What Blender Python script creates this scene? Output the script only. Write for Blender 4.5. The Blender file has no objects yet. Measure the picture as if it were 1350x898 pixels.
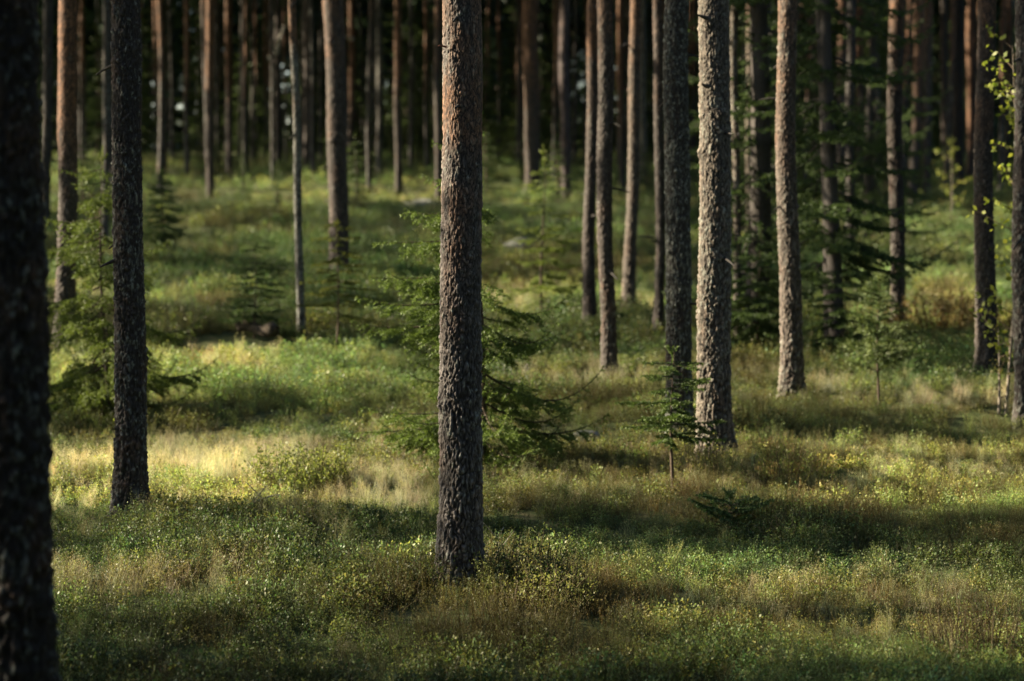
import bpy, math, random
import numpy as np
from mathutils import Vector

SEED = 7
rng = np.random.default_rng(SEED)
random.seed(SEED)
scene = bpy.context.scene
C = scene.collection

# ------------------------------------------------------------------ camera and picture geometry (photo pixels: 1350 x 898)
F = 2625.0                      # 70 mm lens on a 36 mm sensor, in photo pixels
CAM_Z = 2.7
PITCH = math.radians(3.9)
SLOPE = math.tan(math.radians(2.6))
CP, SP = math.cos(PITCH), math.sin(PITCH)

# ------------------------------------------------------------------ numpy noise
def _hash(ix, iy, iz, s):
    h = (ix.astype(np.int64) * 374761393 + iy.astype(np.int64) * 668265263 + iz.astype(np.int64) * 2147483647 + s * 1274126177) & 0xFFFFFFFF
    h = ((h ^ (h >> 13)) * 1274126177) & 0xFFFFFFFF
    h = ((h ^ (h >> 16)) * 2246822519) & 0xFFFFFFFF
    return ((h ^ (h >> 15)) & 0xFFFFFF) / float(0xFFFFFF)

def vnoise(p, s=0):
    p = np.asarray(p, float)
    i = np.floor(p).astype(np.int64); f = p - i
    f = f * f * (3 - 2 * f)
    out = 0
    for dx in (0, 1):
        wx = f[:, 0] if dx else 1 - f[:, 0]
        for dy in (0, 1):
            wy = f[:, 1] if dy else 1 - f[:, 1]
            for dz in (0, 1):
                wz = f[:, 2] if dz else 1 - f[:, 2]
                out = out + wx * wy * wz * _hash(i[:, 0] + dx, i[:, 1] + dy, i[:, 2] + dz, s)
    return out

def fbm(p, s=0, octv=3):
    a, t, n = 1.0, 0.0, 0.0
    p = np.asarray(p, float)
    for k in range(octv):
        t = t + a * vnoise(p * (2 ** k), s + 17 * k); n += a; a *= .5
    return t / n

def worley(p, s=0):
    i = np.floor(p).astype(np.int64); f = p - i
    n = len(p)
    d1 = np.full(n, 9.0); d2 = np.full(n, 9.0); cid = np.zeros(n)
    for dx in (-1, 0, 1):
        for dy in (-1, 0, 1):
            for dz in (-1, 0, 1):
                cx, cy, cz = i[:, 0] + dx, i[:, 1] + dy, i[:, 2] + dz
                h = _hash(cx, cy, cz, s)
                ox, oy, oz = h, (h * 977.13) % 1.0, (h * 4517.77) % 1.0
                d = np.sqrt((dx + ox - f[:, 0]) ** 2 + (dy + oy - f[:, 1]) ** 2 + (dz + oz - f[:, 2]) ** 2)
                m = d < d1
                d2 = np.where(m, d1, np.minimum(d2, d))
                cid = np.where(m, (h * 7919.31) % 1.0, cid)
                d1 = np.where(m, d, d1)
    return d1, d2, cid

def sstep(a, b, x):
    t = np.clip((x - a) / (b - a), 0, 1)
    return t * t * (3 - 2 * t)

# ------------------------------------------------------------------ terrain
def bumps(x, y):
    x = np.asarray(x, float); y = np.asarray(y, float)
    p = np.stack([x, y, np.zeros_like(x)], -1)
    n = (fbm(p * .16, 3, 2) - .5) * .55 * sstep(8, 30, y) + (fbm(p * .55, 5, 2) - .5) * .28 + (fbm(p * 1.5, 6, 2) - .5) * .13 * sstep(9, 14, y)
    mound = 1.0 * (1 - sstep(1.0, 8.0, np.hypot(x * .6, y)))
    return n + mound

def G(x, y):
    return SLOPE * np.asarray(y, float) + bumps(np.atleast_1d(x), np.atleast_1d(y))

def ray(px, py):
    xr = (np.asarray(px, float) - 675) / F; yr = (449 - np.asarray(py, float)) / F
    den = CP + yr * SP
    return xr / den, (-SP + yr * CP) / den          # dx/dy, dz/dy

def on_ground(px, py):
    a, b = ray(np.atleast_1d(px), np.atleast_1d(py))
    Y = np.full(a.shape, 15.0)
    for _ in range(40):
        Yn = (CAM_Z - bumps(a * Y, Y)) / np.maximum(SLOPE - b, 1e-3)
        Y = .5 * Y + .5 * np.clip(Yn, 2, 200)
    return np.stack([a * Y, Y, CAM_Z + b * Y], -1)

def at_depth(px, py, Y):
    a, b = ray(px, py)
    return np.array([float(a) * Y, Y, CAM_Z + float(b) * Y])

# ------------------------------------------------------------------ mesh helpers
def mesh_from(name, V, faces, cols=None, smooth=False, k=None):
    """V (n,3); faces: array (m,k) or list of such arrays."""
    if not isinstance(faces, (list, tuple)): faces = [faces]
    faces = [np.asarray(f, np.int32) for f in faces if len(f)]
    me = bpy.data.meshes.new(name)
    V = np.asarray(V, np.float32)
    me.vertices.add(len(V)); me.vertices.foreach_set('co', V.ravel())
    nl = sum(f.size for f in faces); nf = sum(len(f) for f in faces)
    me.loops.add(nl); me.loops.foreach_set('vertex_index', np.concatenate([f.ravel() for f in faces]))
    tot = np.concatenate([np.full(len(f), f.shape[1], np.int32) for f in faces])
    st = np.concatenate([[0], np.cumsum(tot)[:-1]]).astype(np.int32)
    me.polygons.add(nf); me.polygons.foreach_set('loop_start', st); me.polygons.foreach_set('loop_total', tot)
    if smooth: me.polygons.foreach_set('use_smooth', np.ones(nf, bool))
    if cols is not None:
        at = me.color_attributes.new('Col', 'FLOAT_COLOR', 'POINT')
        c4 = np.ones((len(V), 4), np.float32); c4[:, :3] = cols
        at.data.foreach_set('color', c4.ravel())
    me.update(calc_edges=True)
    return me

def obj(name, me, mat=None, parent=None, loc=(0, 0, 0), link=True):
    o = bpy.data.objects.new(name, me)
    if mat is not None and me is not None and not me.materials: me.materials.append(mat)
    o.location = loc
    if parent is not None: o.parent = parent
    if link: C.objects.link(o)
    return o

def thing(name, label, cat, loc, group=None):
    o = bpy.data.objects.new(name, None); C.objects.link(o)
    o.empty_display_size = .2
    o.location = loc
    o['label'] = label; o['category'] = cat
    if group: o['group'] = group
    return o

def tag(o, label=None, cat=None, group=None, kind=None):
    if label: o['label'] = label
    if cat: o['category'] = cat
    if group: o['group'] = group
    if kind: o['kind'] = kind
    return o

class Acc:
    """collects vertices, quads, triangles and colours"""
    def __init__(s): s.V = []; s.T = []; s.Q = []; s.Cc = []; s.n = 0
    def add(s, V, T=None, Q=None, col=(1, 1, 1)):
        V = np.asarray(V, float).reshape(-1, 3)
        if T is not None: s.T.append(np.asarray(T) + s.n)
        if Q is not None: s.Q.append(np.asarray(Q) + s.n)
        c = np.asarray(col, float)
        s.Cc.append(np.broadcast_to(c, (len(V), 3)) if c.ndim < 2 else c)
        s.V.append(V); s.n += len(V)
    def mesh(s, name, smooth=False):
        f = []
        if s.T: f.append(np.concatenate(s.T))
        if s.Q: f.append(np.concatenate(s.Q))
        return mesh_from(name, np.concatenate(s.V), f, np.concatenate(s.Cc), smooth)
    def tris(s, P, col):           # P (n,3,3), col (n,3) or (n,3,3)
        n = len(P)
        if n == 0: return
        col = np.asarray(col, float)
        if col.ndim == 2: col = np.repeat(col[:, None, :], 3, 1)
        s.add(P.reshape(-1, 3), T=np.arange(3 * n).reshape(n, 3), col=col.reshape(-1, 3))
    def quads(s, P, col):
        n = len(P)
        if n == 0: return
        col = np.asarray(col, float)
        if col.ndim == 2: col = np.repeat(col[:, None, :], 4, 1)
        s.add(P.reshape(-1, 3), Q=np.arange(4 * n).reshape(n, 4), col=col.reshape(-1, 3))
    def tube(s, pts, rad, col, sides=6):
        pts = np.asarray(pts, float); rad = np.asarray(rad, float)
        d = np.gradient(pts, axis=0); d /= np.linalg.norm(d, axis=1)[:, None] + 1e-9
        ref = np.where(np.abs(d[:, 2:3]) > .9, np.array([[1., 0, 0]]), np.array([[0, 0, 1.]]))
        a = np.cross(d, ref); a /= np.linalg.norm(a, axis=1)[:, None] + 1e-9
        b = np.cross(d, a)
        th = np.linspace(0, 2 * np.pi, sides, endpoint=False)
        V = pts[:, None] + rad[:, None, None] * (np.cos(th)[None, :, None] * a[:, None] + np.sin(th)[None, :, None] * b[:, None])
        n = len(pts)
        i = np.arange(n - 1)[:, None] * sides; j = np.arange(sides)[None]; j2 = (j + 1) % sides
        Q = np.stack([i + j, i + j2, i + sides + j2, i + sides + j], -1).reshape(-1, 4)
        s.add(V.reshape(-1, 3), Q=Q, col=col)

def unit(v): return v / (np.linalg.norm(v, axis=-1, keepdims=True) + 1e-9)
def rdirs(n, r=rng): return unit(r.normal(size=(n, 3)))

# ------------------------------------------------------------------ materials
def new_mat(name):
    m = bpy.data.materials.new(name); m.use_nodes = True
    nt = m.node_tree; nt.nodes.clear()
    out = nt.nodes.new('ShaderNodeOutputMaterial')
    return m, nt, out

def bark_material():
    m, nt, out = new_mat('bark')
    b = nt.nodes.new('ShaderNodeBsdfPrincipled'); b.inputs['Roughness'].default_value = .85; b.inputs['Specular IOR Level'].default_value = .25
    a = nt.nodes.new('ShaderNodeAttribute'); a.attribute_name = 'Col'
    tc = nt.nodes.new('ShaderNodeTexCoord'); mp = nt.nodes.new('ShaderNodeMapping'); mp.inputs['Scale'].default_value = (1, 1, .35)
    nz = nt.nodes.new('ShaderNodeTexNoise'); nz.inputs['Scale'].default_value = 90; nz.inputs['Detail'].default_value = 4; nz.inputs['Roughness'].default_value = .65
    rp = nt.nodes.new('ShaderNodeMapRange'); rp.inputs[1].default_value = .3; rp.inputs[2].default_value = .7; rp.inputs[3].default_value = .6; rp.inputs[4].default_value = 1.4
    mul = nt.nodes.new('ShaderNodeVectorMath'); mul.operation = 'SCALE'
    bp = nt.nodes.new('ShaderNodeBump'); bp.inputs['Strength'].default_value = .6; bp.inputs['Distance'].default_value = .006
    L = nt.links.new
    L(tc.outputs['Object'], mp.inputs[0]); L(mp.outputs[0], nz.inputs['Vector'])
    L(nz.outputs[0], rp.inputs[0]); L(a.outputs['Color'], mul.inputs[0]); L(rp.outputs[0], mul.inputs['Scale'])
    L(mul.outputs[0], b.inputs['Base Color']); L(nz.outputs[0], bp.inputs['Height']); L(bp.outputs[0], b.inputs['Normal'])
    L(b.outputs[0], out.inputs[0])
    return m

def leaf_material(name, instanced=False, trans=.42, gloss=.35, rough=.5):
    m, nt, out = new_mat(name)
    L = nt.links.new
    a = nt.nodes.new('ShaderNodeAttribute'); a.attribute_name = 'Col'
    col = a.outputs['Color']
    if instanced:
        t = nt.nodes.new('ShaderNodeAttribute'); t.attribute_type = 'INSTANCER'; t.attribute_name = 'tint'
        mu = nt.nodes.new('ShaderNodeVectorMath'); mu.operation = 'MULTIPLY'
        L(col, mu.inputs[0]); L(t.outputs['Color'], mu.inputs[1]); col = mu.outputs[0]
    b = nt.nodes.new('ShaderNodeBsdfPrincipled'); b.inputs['Roughness'].default_value = rough; b.inputs['Specular IOR Level'].default_value = gloss
    tr = nt.nodes.new('ShaderNodeBsdfTranslucent')
    sc = nt.nodes.new('ShaderNodeVectorMath'); sc.operation = 'MULTIPLY'; sc.inputs[1].default_value = (1.15, 1.15, .8)
    mx = nt.nodes.new('ShaderNodeMixShader'); mx.inputs[0].default_value = trans
    L(col, b.inputs['Base Color']); L(col, sc.inputs[0]); L(sc.outputs[0], tr.inputs[0])
    L(b.outputs[0], mx.inputs[1]); L(tr.outputs[0], mx.inputs[2]); L(mx.outputs[0], out.inputs[0])
    return m

def noise_material(name, c1, c2, scale, bump=.02, rough=.9, c3=None):
    m, nt, out = new_mat(name)
    L = nt.links.new
    tc = nt.nodes.new('ShaderNodeTexCoord')
    nz = nt.nodes.new('ShaderNodeTexNoise'); nz.inputs['Scale'].default_value = scale; nz.inputs['Detail'].default_value = 6; nz.inputs['Roughness'].default_value = .65
    cr = nt.nodes.new('ShaderNodeValToRGB')
    cr.color_ramp.elements[0].position = .35; cr.color_ramp.elements[0].color = (*c1, 1)
    cr.color_ramp.elements[1].position = .65; cr.color_ramp.elements[1].color = (*c2, 1)
    if c3: e = cr.color_ramp.elements.new(.5); e.color = (*c3, 1)
    b = nt.nodes.new('ShaderNodeBsdfPrincipled'); b.inputs['Roughness'].default_value = rough; b.inputs['Specular IOR Level'].default_value = .2
    bp = nt.nodes.new('ShaderNodeBump'); bp.inputs['Strength'].default_value = .8; bp.inputs['Distance'].default_value = bump
    L(tc.outputs['Object'], nz.inputs['Vector']); L(nz.outputs[0], cr.inputs[0]); L(cr.outputs[0], b.inputs['Base Color'])
    L(nz.outputs[0], bp.inputs['Height']); L(bp.outputs[0], b.inputs['Normal']); L(b.outputs[0], out.inputs[0])
    return m

M_BARK = bark_material()
M_NEEDLE = leaf_material('conifer_needles', trans=.3, gloss=.3)
M_LEAF = leaf_material('broad_leaves', trans=.5, gloss=.4)
M_COVER = leaf_material('ground_cover_leaves', instanced=True, trans=.42, gloss=.4, rough=.48)
M_SOIL = noise_material('moss_and_litter', (.03, .035, .014), (.11, .10, .045), 3.0, .03, c3=(.055, .075, .022))
M_ROCK = noise_material('lichen_rock', (.055, .075, .035), (.26, .26, .24), 9, .02, c3=(.13, .135, .115))
M_LOG = noise_material('rotten_wood', (.02, .016, .012), (.12, .095, .07), 22, .01)

# ------------------------------------------------------------------ sun
SUN_EL = math.radians(26.0)
SUN_BACK = math.radians(7.0)          # from the left, a little from beyond
S = np.array([-math.cos(SUN_EL) * math.cos(SUN_BACK), math.cos(SUN_EL) * math.sin(SUN_BACK), math.sin(SUN_EL)])
U1 = np.array([math.sin(SUN_BACK), math.cos(SUN_BACK), 0.0])
U2 = np.cross(S, U1); U2 = U2 if U2[2] > 0 else -U2

# ------------------------------------------------------------------ ground sheet
def ground():
    xs = np.concatenate([np.linspace(-260, -42, 20), np.linspace(-40, 40, 260), np.linspace(42, 260, 20)])
    ys = np.concatenate([np.linspace(-60, 0, 12), np.linspace(.5, 40, 200), np.linspace(40.4, 130, 180), np.linspace(135, 420, 20)])
    X, Y = np.meshgrid(xs, ys)
    Z = G(X.ravel(), Y.ravel())
    V = np.stack([X.ravel(), Y.ravel(), Z], -1)
    nx = len(xs); i, j = np.meshgrid(np.arange(len(ys) - 1), np.arange(nx - 1), indexing='ij')
    a = (i * nx + j).ravel()
    Q = np.stack([a, a + 1, a + nx + 1, a + nx], -1)
    o = obj('ground', mesh_from('ground', V, Q, smooth=True), M_SOIL)
    o['kind'] = 'structure'
ground()

# ------------------------------------------------------------------ trunks
GREY = np.array([.11, .094, .082]); CRACK = np.array([.028, .023, .020])
ORANGE = np.array([.30, .155, .085]); LICHEN = np.array([.30, .32, .27])
def trunk_mesh(name, r0, r1, zvis, H, top, seed, px, orange=3.0, owidth=1.6, lichen=.25, grey=GREY, plate=.021, depth=.011, flare=.45, knots=3, wob=.02):
    """r0/r1: radius at the base and at zvis; top: xy offset of the axis at zvis; px: finest spacing (m)."""
    r = np.random.default_rng(seed)
    nA = int(np.clip(2 * math.pi * r0 / px, 14, 230))
    zs = np.concatenate([np.arange(-.35, zvis, px * 1.35), np.linspace(zvis, H, max(6, int((H - zvis) / .8)))[0:]])
    zs = np.unique(zs)
    th = np.linspace(0, 2 * np.pi, nA, endpoint=False)
    T, Z = np.meshgrid(th, zs); T = T.ravel(); Z = Z.ravel()
    rad = np.where(Z < zvis, r0 + (r1 - r0) * Z / zvis, r1 * np.clip(1 - (Z - zvis) / (H - zvis), .12, 1) ** .8)
    zc = np.clip(Z, -.2, None)
    lobes = 1 + .30 * np.sin(T * 3 + seed) + .22 * np.sin(T * 5 + seed * 2.3)
    rad = rad * (1 + flare * np.exp(-np.clip(zc + .02, 0, 9) / .19) * lobes)
    cyl = np.stack([np.cos(T) * r0, np.sin(T) * r0, Z], -1)
    wp = (np.stack([fbm(cyl * np.array([20, 20, 10]), seed + q, 3) for q in (1, 2, 3)], -1) - .5) * np.array([3.2, 3.2, 4.0])
    d1, d2, cid = worley(np.stack([cyl[:, 0] / plate, cyl[:, 1] / plate, Z / (plate * 2.5)], -1) + wp + seed * 3.1, seed)
    pb = plate * 1.6
    e1, e2, cid2 = worley(np.stack([cyl[:, 0] / pb, cyl[:, 1] / pb, Z / (pb * 4.2)], -1) + wp * .7 + seed * 1.7, seed + 50)
    low = 1 - sstep(.3, 2.2, Z + (fbm(cyl * 3, seed + 8, 2) - .5) * 1.2)          # deep furrowed plates near the foot
    ef, eb = sstep(.0, .26, d2 - d1), sstep(.0, .30, e2 - e1)
    edge = (ef * (.45 + .55 * eb)) * (1 - low) + eb * (.55 + .45 * ef) * low
    edge = edge * (.55 + .45 * sstep(.3, .55, fbm(cyl * np.array([60, 60, 22]), seed + 6, 2)))
    cid = cid * (1 - low * .7) + cid2 * low * .7
    cid = .5 + (cid - .5) * .7
    fine = fbm(cyl * np.array([70, 70, 40]), seed + 5, 3)
    up = sstep(orange - owidth, orange + owidth, Z + (fbm(cyl * 3.0, seed + 9, 2) - .5) * 2.2)     # smooth papery bark above
    dp = depth * (1 + .3 * low) * (1 - .7 * up) * np.clip(r0 / .1, .35, 1.2)
    disp = dp * (edge - 1) + dp * .6 * (cid - .5) * edge + dp * 1.5 * (fine - .5)
    big = (fbm(cyl * np.array([6, 6, 1.6]), seed + 3, 2) - .5) * .16 * r0
    rr = rad + disp + big
    for k in range(knots):                                                    # old branch scars and knobs
        kz = r.uniform(.5, max(zvis, 1)); ka = r.uniform(0, 2 * np.pi)
        da = np.abs((T - ka + np.pi) % (2 * np.pi) - np.pi) * r0
        rr = rr + .16 * r0 * np.exp(-(da ** 2 + (Z - kz) ** 2) / (2 * (.22 * r0) ** 2))
    f = Z / zvis
    ax = top[0] * f + wob * (np.sin(Z * .9 + seed) - math.sin(seed)) + wob * .5 * (np.sin(Z * 2.3 + seed * 2) - math.sin(seed * 2))
    ay = top[1] * f + wob * (np.sin(Z * .8 + seed * 3) - math.sin(seed * 3))
    V = np.stack([np.cos(T) * rr + ax, np.sin(T) * rr + ay, Z], -1)
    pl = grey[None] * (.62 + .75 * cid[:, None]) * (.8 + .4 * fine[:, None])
    up = up * sstep(.22, .5, fbm(cyl * np.array([22, 22, 7]), seed + 12, 2) + .35 * (up - .5))
    warm = sstep(.55, .85, fbm(cyl * np.array([9, 9, 4]), seed + 21, 2))[:, None] * .45
    pl = pl * (1 - warm) + warm * np.array([.20, .115, .075]) * (.7 + .6 * cid[:, None])
    flake = ORANGE[None] * (.55 + .8 * cid[:, None]) * (.75 + .5 * fine[:, None])
    col = pl * (1 - up[:, None]) + flake * up[:, None]
    col = CRACK[None] * (1 - edge[:, None]) + col * edge[:, None]
    col = col * (1 - up[:, None] * .0)
    lm = sstep(1 - lichen * .62, 1 - lichen * .62 + .10, fbm(cyl * np.array([48, 48, 34]), seed + 31, 3) + .25 * (fbm(cyl * 2.2, seed + 33, 2) - .5) + .16) * edge * (1 - .8 * up)
    col = col * (1 - lm[:, None] * .75) + LICHEN[None] * (.6 + .6 * fine[:, None]) * lm[:, None] * .75
    mossy = sstep(.55, .0, Z / .45)[:, None] * sstep(.42, .62, fbm(cyl * 9, seed + 41, 2))[:, None] * .5
    col = col * (1 - mossy) + np.array([.05, .06, .02]) * mossy
    nz = len(zs)
    i, j = np.meshgrid(np.arange(nz - 1), np.arange(nA), indexing='ij')
    j2 = (j + 1) % nA
    Q = np.stack([i * nA + j, i * nA + j2, (i + 1) * nA + j2, (i + 1) * nA + j], -1).reshape(-1, 4)
    return mesh_from(name, V, Q, np.clip(col, 0, 1), smooth=True)

def pine_crown_mesh(seed, z0, z1, dens=1.0):
    """crown of needle tufts on limbs, in the trunk's own coordinates"""
    r = np.random.default_rng(seed); A = Acc()
    n = int(26 * dens)
    for k in range(n):
        z = z0 + (z1 - z0) * (k + r.uniform(0, 1)) / n
        f = (z - z0) / (z1 - z0)
        L = (1.1 + 1.9 * math.sin(math.pi * min(1, .25 + .75 * f)) ** .7) * r.uniform(.6, 1.1)
        az = r.uniform(0, 2 * np.pi)
        d = np.array([math.cos(az), math.sin(az), r.uniform(.1, .5)]); t = np.linspace(0, 1, 5)
        P = np.array([0, 0, z]) + t[:, None] * d * L + np.stack([0 * t, 0 * t, .25 * t * t], -1)
        A.tube(P, .035 * (1 - .8 * t), (.13, .07, .04), 4)
        m = 46
        s = r.uniform(.3, 1.05, m)
        c = np.array([0, 0, z]) + s[:, None] * d * L + r.normal(size=(m, 3)) * .26 * L * .4
        a = rdirs(m, r) * r.uniform(.10, .24, m)[:, None]; b = rdirs(m, r) * r.uniform(.06, .14, m)[:, None]
        A.tris(np.stack([c + a, c - a * .7 + b, c - a * .7 - b], 1), np.array([.035, .055, .02]) * r.uniform(.6, 1.5, (m, 1)))
    return A.mesh('pine_crown')
CROWNS = []
for k in range(3):
    me = pine_crown_mesh(900 + k, 9.8, 17.2, .75); me.materials.append(M_NEEDLE); CROWNS.append(me)

# explicit trees, measured in the photo:  base x, base y, width near base, x at the top of the picture, width there
TR = []   # (xb, yb, wb, xt, wt, options, label)
def T(*a, **k): TR.append((a, k))  # grey: bark tone with light painted in, paler if sunlit, darker if shaded
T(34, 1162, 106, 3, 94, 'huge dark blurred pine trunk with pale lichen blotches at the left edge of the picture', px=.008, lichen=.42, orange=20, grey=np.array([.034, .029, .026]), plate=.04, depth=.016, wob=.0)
T(85, 447, 27, 84, 24, 'reddish pine trunk between the huge left edge trunk and the dark lichen pine', orange=2.6, owidth=.9)
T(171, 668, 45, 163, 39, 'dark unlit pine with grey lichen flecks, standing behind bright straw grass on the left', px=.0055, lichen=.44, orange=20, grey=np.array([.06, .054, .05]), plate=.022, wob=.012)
T(606, 758, 60, 611, 51, 'thick flaky barked pine in sharp focus in the middle, turning red brown higher up', px=.0040, orange=2.7, owidth=.8, lichen=.36, grey=np.array([.165, .15, .138]), plate=.0145, depth=.0085, wob=.012, flare=.42, knots=2)
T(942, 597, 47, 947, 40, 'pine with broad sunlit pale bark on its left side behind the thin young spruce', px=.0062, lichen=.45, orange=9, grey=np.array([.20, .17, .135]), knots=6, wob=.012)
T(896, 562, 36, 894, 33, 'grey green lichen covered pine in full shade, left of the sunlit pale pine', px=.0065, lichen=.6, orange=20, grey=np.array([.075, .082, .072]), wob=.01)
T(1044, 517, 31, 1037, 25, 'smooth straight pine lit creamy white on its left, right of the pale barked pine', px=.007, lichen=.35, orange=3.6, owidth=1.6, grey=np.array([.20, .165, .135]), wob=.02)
T(804, 488, 21, 796, 22, 'slender dark pine leaning left, in front of two sunlit pines', px=.008, orange=4.2, lichen=.3)
T(778, 427, 18, 779, 14, 'thin pine with warm lit left edge, close on the left of a leaning dark pine', px=.009, orange=3.4)
T(829, 414, 18, 834, 15, 'thin brightly sunlit pine growing from pale grass between two darker slim pines', px=.009, orange=4.0, grey=np.array([.2, .17, .14]))
T(868, 438, 14, 863, 13, 'slim pine dark below and lit above, just left of the grey green lichen pine', px=.01, orange=4.0)
T(446, 366, 26, 441, 27, 'stout pine with knobs and sunlit left side, growing behind a yellowish young spruce', px=.011, orange=4.5, owidth=2.2, knots=9)
T(397, 434, 11, 391, 11, 'thin pale grey trunk, orange only near the top, left of the stout knobbed pine', px=.010, orange=3.3, owidth=.6, lichen=.9, grey=np.array([.24, .22, .2]))
T(278, 258, 11, 278, 12, 'dark pine at the far edge of the clearing with orange lit upper left edge', px=.02, orange=3.8)
T(526, 253, 10, 524, 10, 'lone thin reddish pine at the far edge of the clearing, left of the middle pine', px=.02, orange=3.4)
T(217, 226, 8, 211, 8, 'thin distant pine with orange upper trunk, just right of the dark lichen pine', px=.025, orange=3.6)
T(463, 222, 9, 464, 9, 'distant orange pine with a pale snapped branch stub, right of the stout knobbed pine', px=.025, orange=3.0, owidth=2)
T(500, 226, 8, 500, 9, 'distant dull grey pine between two thin reddish pines', px=.025, orange=12, lichen=.7)
T(404, 226, 10, 405, 10, 'dark distant pine right behind the thin pale grey trunk', px=.025, orange=14)
T(366, 221, 10, 366, 9, 'distant dark broken pine with a pale split branch leaning against it', px=.025, orange=14)
T(702, 252, 20, 700, 21, 'pine with strongly orange lit left edge, behind the pale green young spruce', px=.017, orange=3.2, owidth=2.4)
T(747, 266, 14, 745, 13, 'dull purple brown shaded pine right of the pale green young spruce', px=.018, orange=6, grey=np.array([.13, .1, .1]))
T(974, 452, 12, 973, 10, 'thin grey pine with broken sunlit patches, close right of the sunlit pale barked pine', px=.009, lichen=.5, orange=9, grey=np.array([.23, .19, .15]))
T(1184, 427, 20, 1182, 20, 'pine with patchy orange lit left edge rising behind the fluffy young pine', px=.01, orange=3.4, knots=8)
T(1300, 487, 30, 1299, 22, 'dark blue grey pine with reddish top, left of the leafy yellow green sapling', px=.0085, orange=3.3, owidth=1.0, knots=1)
T(1352, 550, 26, 1348, 22, 'grey pine trunk cut off by the right edge of the picture', px=.0075, orange=9, lichen=.5)
T(1203, 276, 13, 1212, 13, 'leaning brownish distant pine right of the patchy orange lit pine', px=.02, orange=3.0)
T(1278, 236, 9, 1278, 9, 'distant thin pine glowing orange, just left of the dark blue grey pine', px=.025, orange=1.5, owidth=1)
T(1246, 242, 11, 1244, 10, 'distant grey trunk leftmost of the dark group behind the small sapling', px=.025, orange=14)
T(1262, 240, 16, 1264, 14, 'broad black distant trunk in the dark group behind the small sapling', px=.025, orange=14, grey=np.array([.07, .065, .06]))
T(820, 250, 9, 819, 9, 'distant orange pine close left of the thin brightly sunlit pine', px=.025, orange=3.0)
T(849, 250, 9, 848, 9, 'distant bluish grey trunk between the brightly sunlit pine and the slim pine', px=.025, orange=14, lichen=.7)
T(873, 240, 9, 872, 9, 'distant orange pine just behind the slim pine that is dark below', px=.025, orange=3.0)
T(989, 300, 10, 988, 9, 'distant pale lit trunk before dark spruce boughs, right of the sunlit pale pine', px=.02, orange=5, grey=np.array([.24, .2, .15]))
T(1110, 262, 13, 1110, 13, 'distant reddish pine lit only at the top, between the spruce trunks', px=.02, orange=4)
T(1134, 240, 9, 1133, 9, 'distant dull reddish trunk right of the spruce trunks', px=.025, orange=5)
T(1155, 238, 9, 1154, 9, 'distant pale grey trunk left of the patchy orange lit pine', px=.025, orange=14, lichen=.8)
T(302, 230, 8, 301, 8, 'leftmost of three slim distant trunks right of the dark pine at the clearing edge', px=.025, orange=3.5)
T(324, 230, 8, 323, 8, 'rightmost of three slim distant trunks right of the dark pine at the clearing edge', px=.025, orange=14)
T(579, 262, 10, 578, 9, 'distant lit trunk half hidden behind the left side of the middle pine', px=.02, orange=5)
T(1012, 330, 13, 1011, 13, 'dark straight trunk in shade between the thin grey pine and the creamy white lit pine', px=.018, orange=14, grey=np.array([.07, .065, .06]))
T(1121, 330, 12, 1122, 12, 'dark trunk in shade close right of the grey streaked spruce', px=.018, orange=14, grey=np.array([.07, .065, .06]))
T(1222, 262, 10, 1224, 10, 'distant dull trunk right of the leaning brownish pine', px=.025, orange=5)
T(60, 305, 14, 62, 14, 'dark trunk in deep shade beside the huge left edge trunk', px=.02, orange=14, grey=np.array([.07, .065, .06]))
T(139, 330, 11, 138, 10, 'thin grey twiggy trunk standing close behind the dark lichen pine', px=.013, orange=14, lichen=.6)

OCC = []   # (x, y, radius) of trunks for the ground cover to keep clear of
TREES = {}
def build_tree(idx, xb, yb, wb, xt, wt, label, px=.01, orange=4.0, owidth=1.6, **kw):
    P = on_ground(xb, yb)[0]
    P = on_ground(xb, yb + (.085 if P[1] > 10 else 0) * F / P[1])[0]; Y = P[1]      # the foot stands in the shrubs, below where it disappears
    zvis = float(at_depth(xt, 0, Y)[2] - P[2])
    top = at_depth(xt, 0, Y) - P
    r0 = .5 * wb * Y / F; r1 = .5 * wt * Y / F
    zfin = zvis * 1.12 + .3
    f = zfin / zvis
    H = max(16.0, zfin + 8)
    t = thing('pine_tree', label, 'tree', P)
    me = trunk_mesh('trunk', r0, r0 + (r1 - r0) * f, zfin, H, (top[0] * f, 0), 11 + idx * 7, px, orange, owidth, **kw)
    obj('trunk', me, M_BARK, t)
    sc = (H / 17.2) * .98
    c = obj('crown', CROWNS[idx % 3], None, t)
    lean = top[0] / zvis
    c.rotation_euler = (0, math.atan(lean), idx * 1.7); c.scale = (sc, sc, sc)
    rs = np.random.default_rng(1000 + idx)
    if r0 > .05 and label[:4] not in ('huge',):
        for q in range(3):
            zb = rs.uniform(.9, max(zvis, 1.5)); az = rs.uniform(0, 6.28); ln = rs.uniform(.03, .13) * (1 + P[1] / 50)
            ctr = np.array([top[0] * zb / zvis, 0, zb]); dv = np.array([math.cos(az), math.sin(az), rs.uniform(-.35, .3)])
            ss = np.linspace(0, 1, 5); pts = ctr + dv * (r0 * .6) + ss[:, None] * dv * (ln + r0 * .4) + np.stack([0 * ss, 0 * ss, -.25 * ln * ss ** 2], -1)
            A = Acc(); A.tube(pts, np.linspace(.013, .005, 5) * (1 + P[1] / 80), (.04, .036, .032), 5)
            obj('branch_stub', A.mesh('branch_stub'), M_BARK, t)
    OCC.append((P[0], P[1], r0 * 1.02))
    TREES[label] = (t, P, zvis, r0, xb, yb)
    return t, P, zvis, r0
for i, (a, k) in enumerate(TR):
    build_tree(i, *a, **k)

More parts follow.
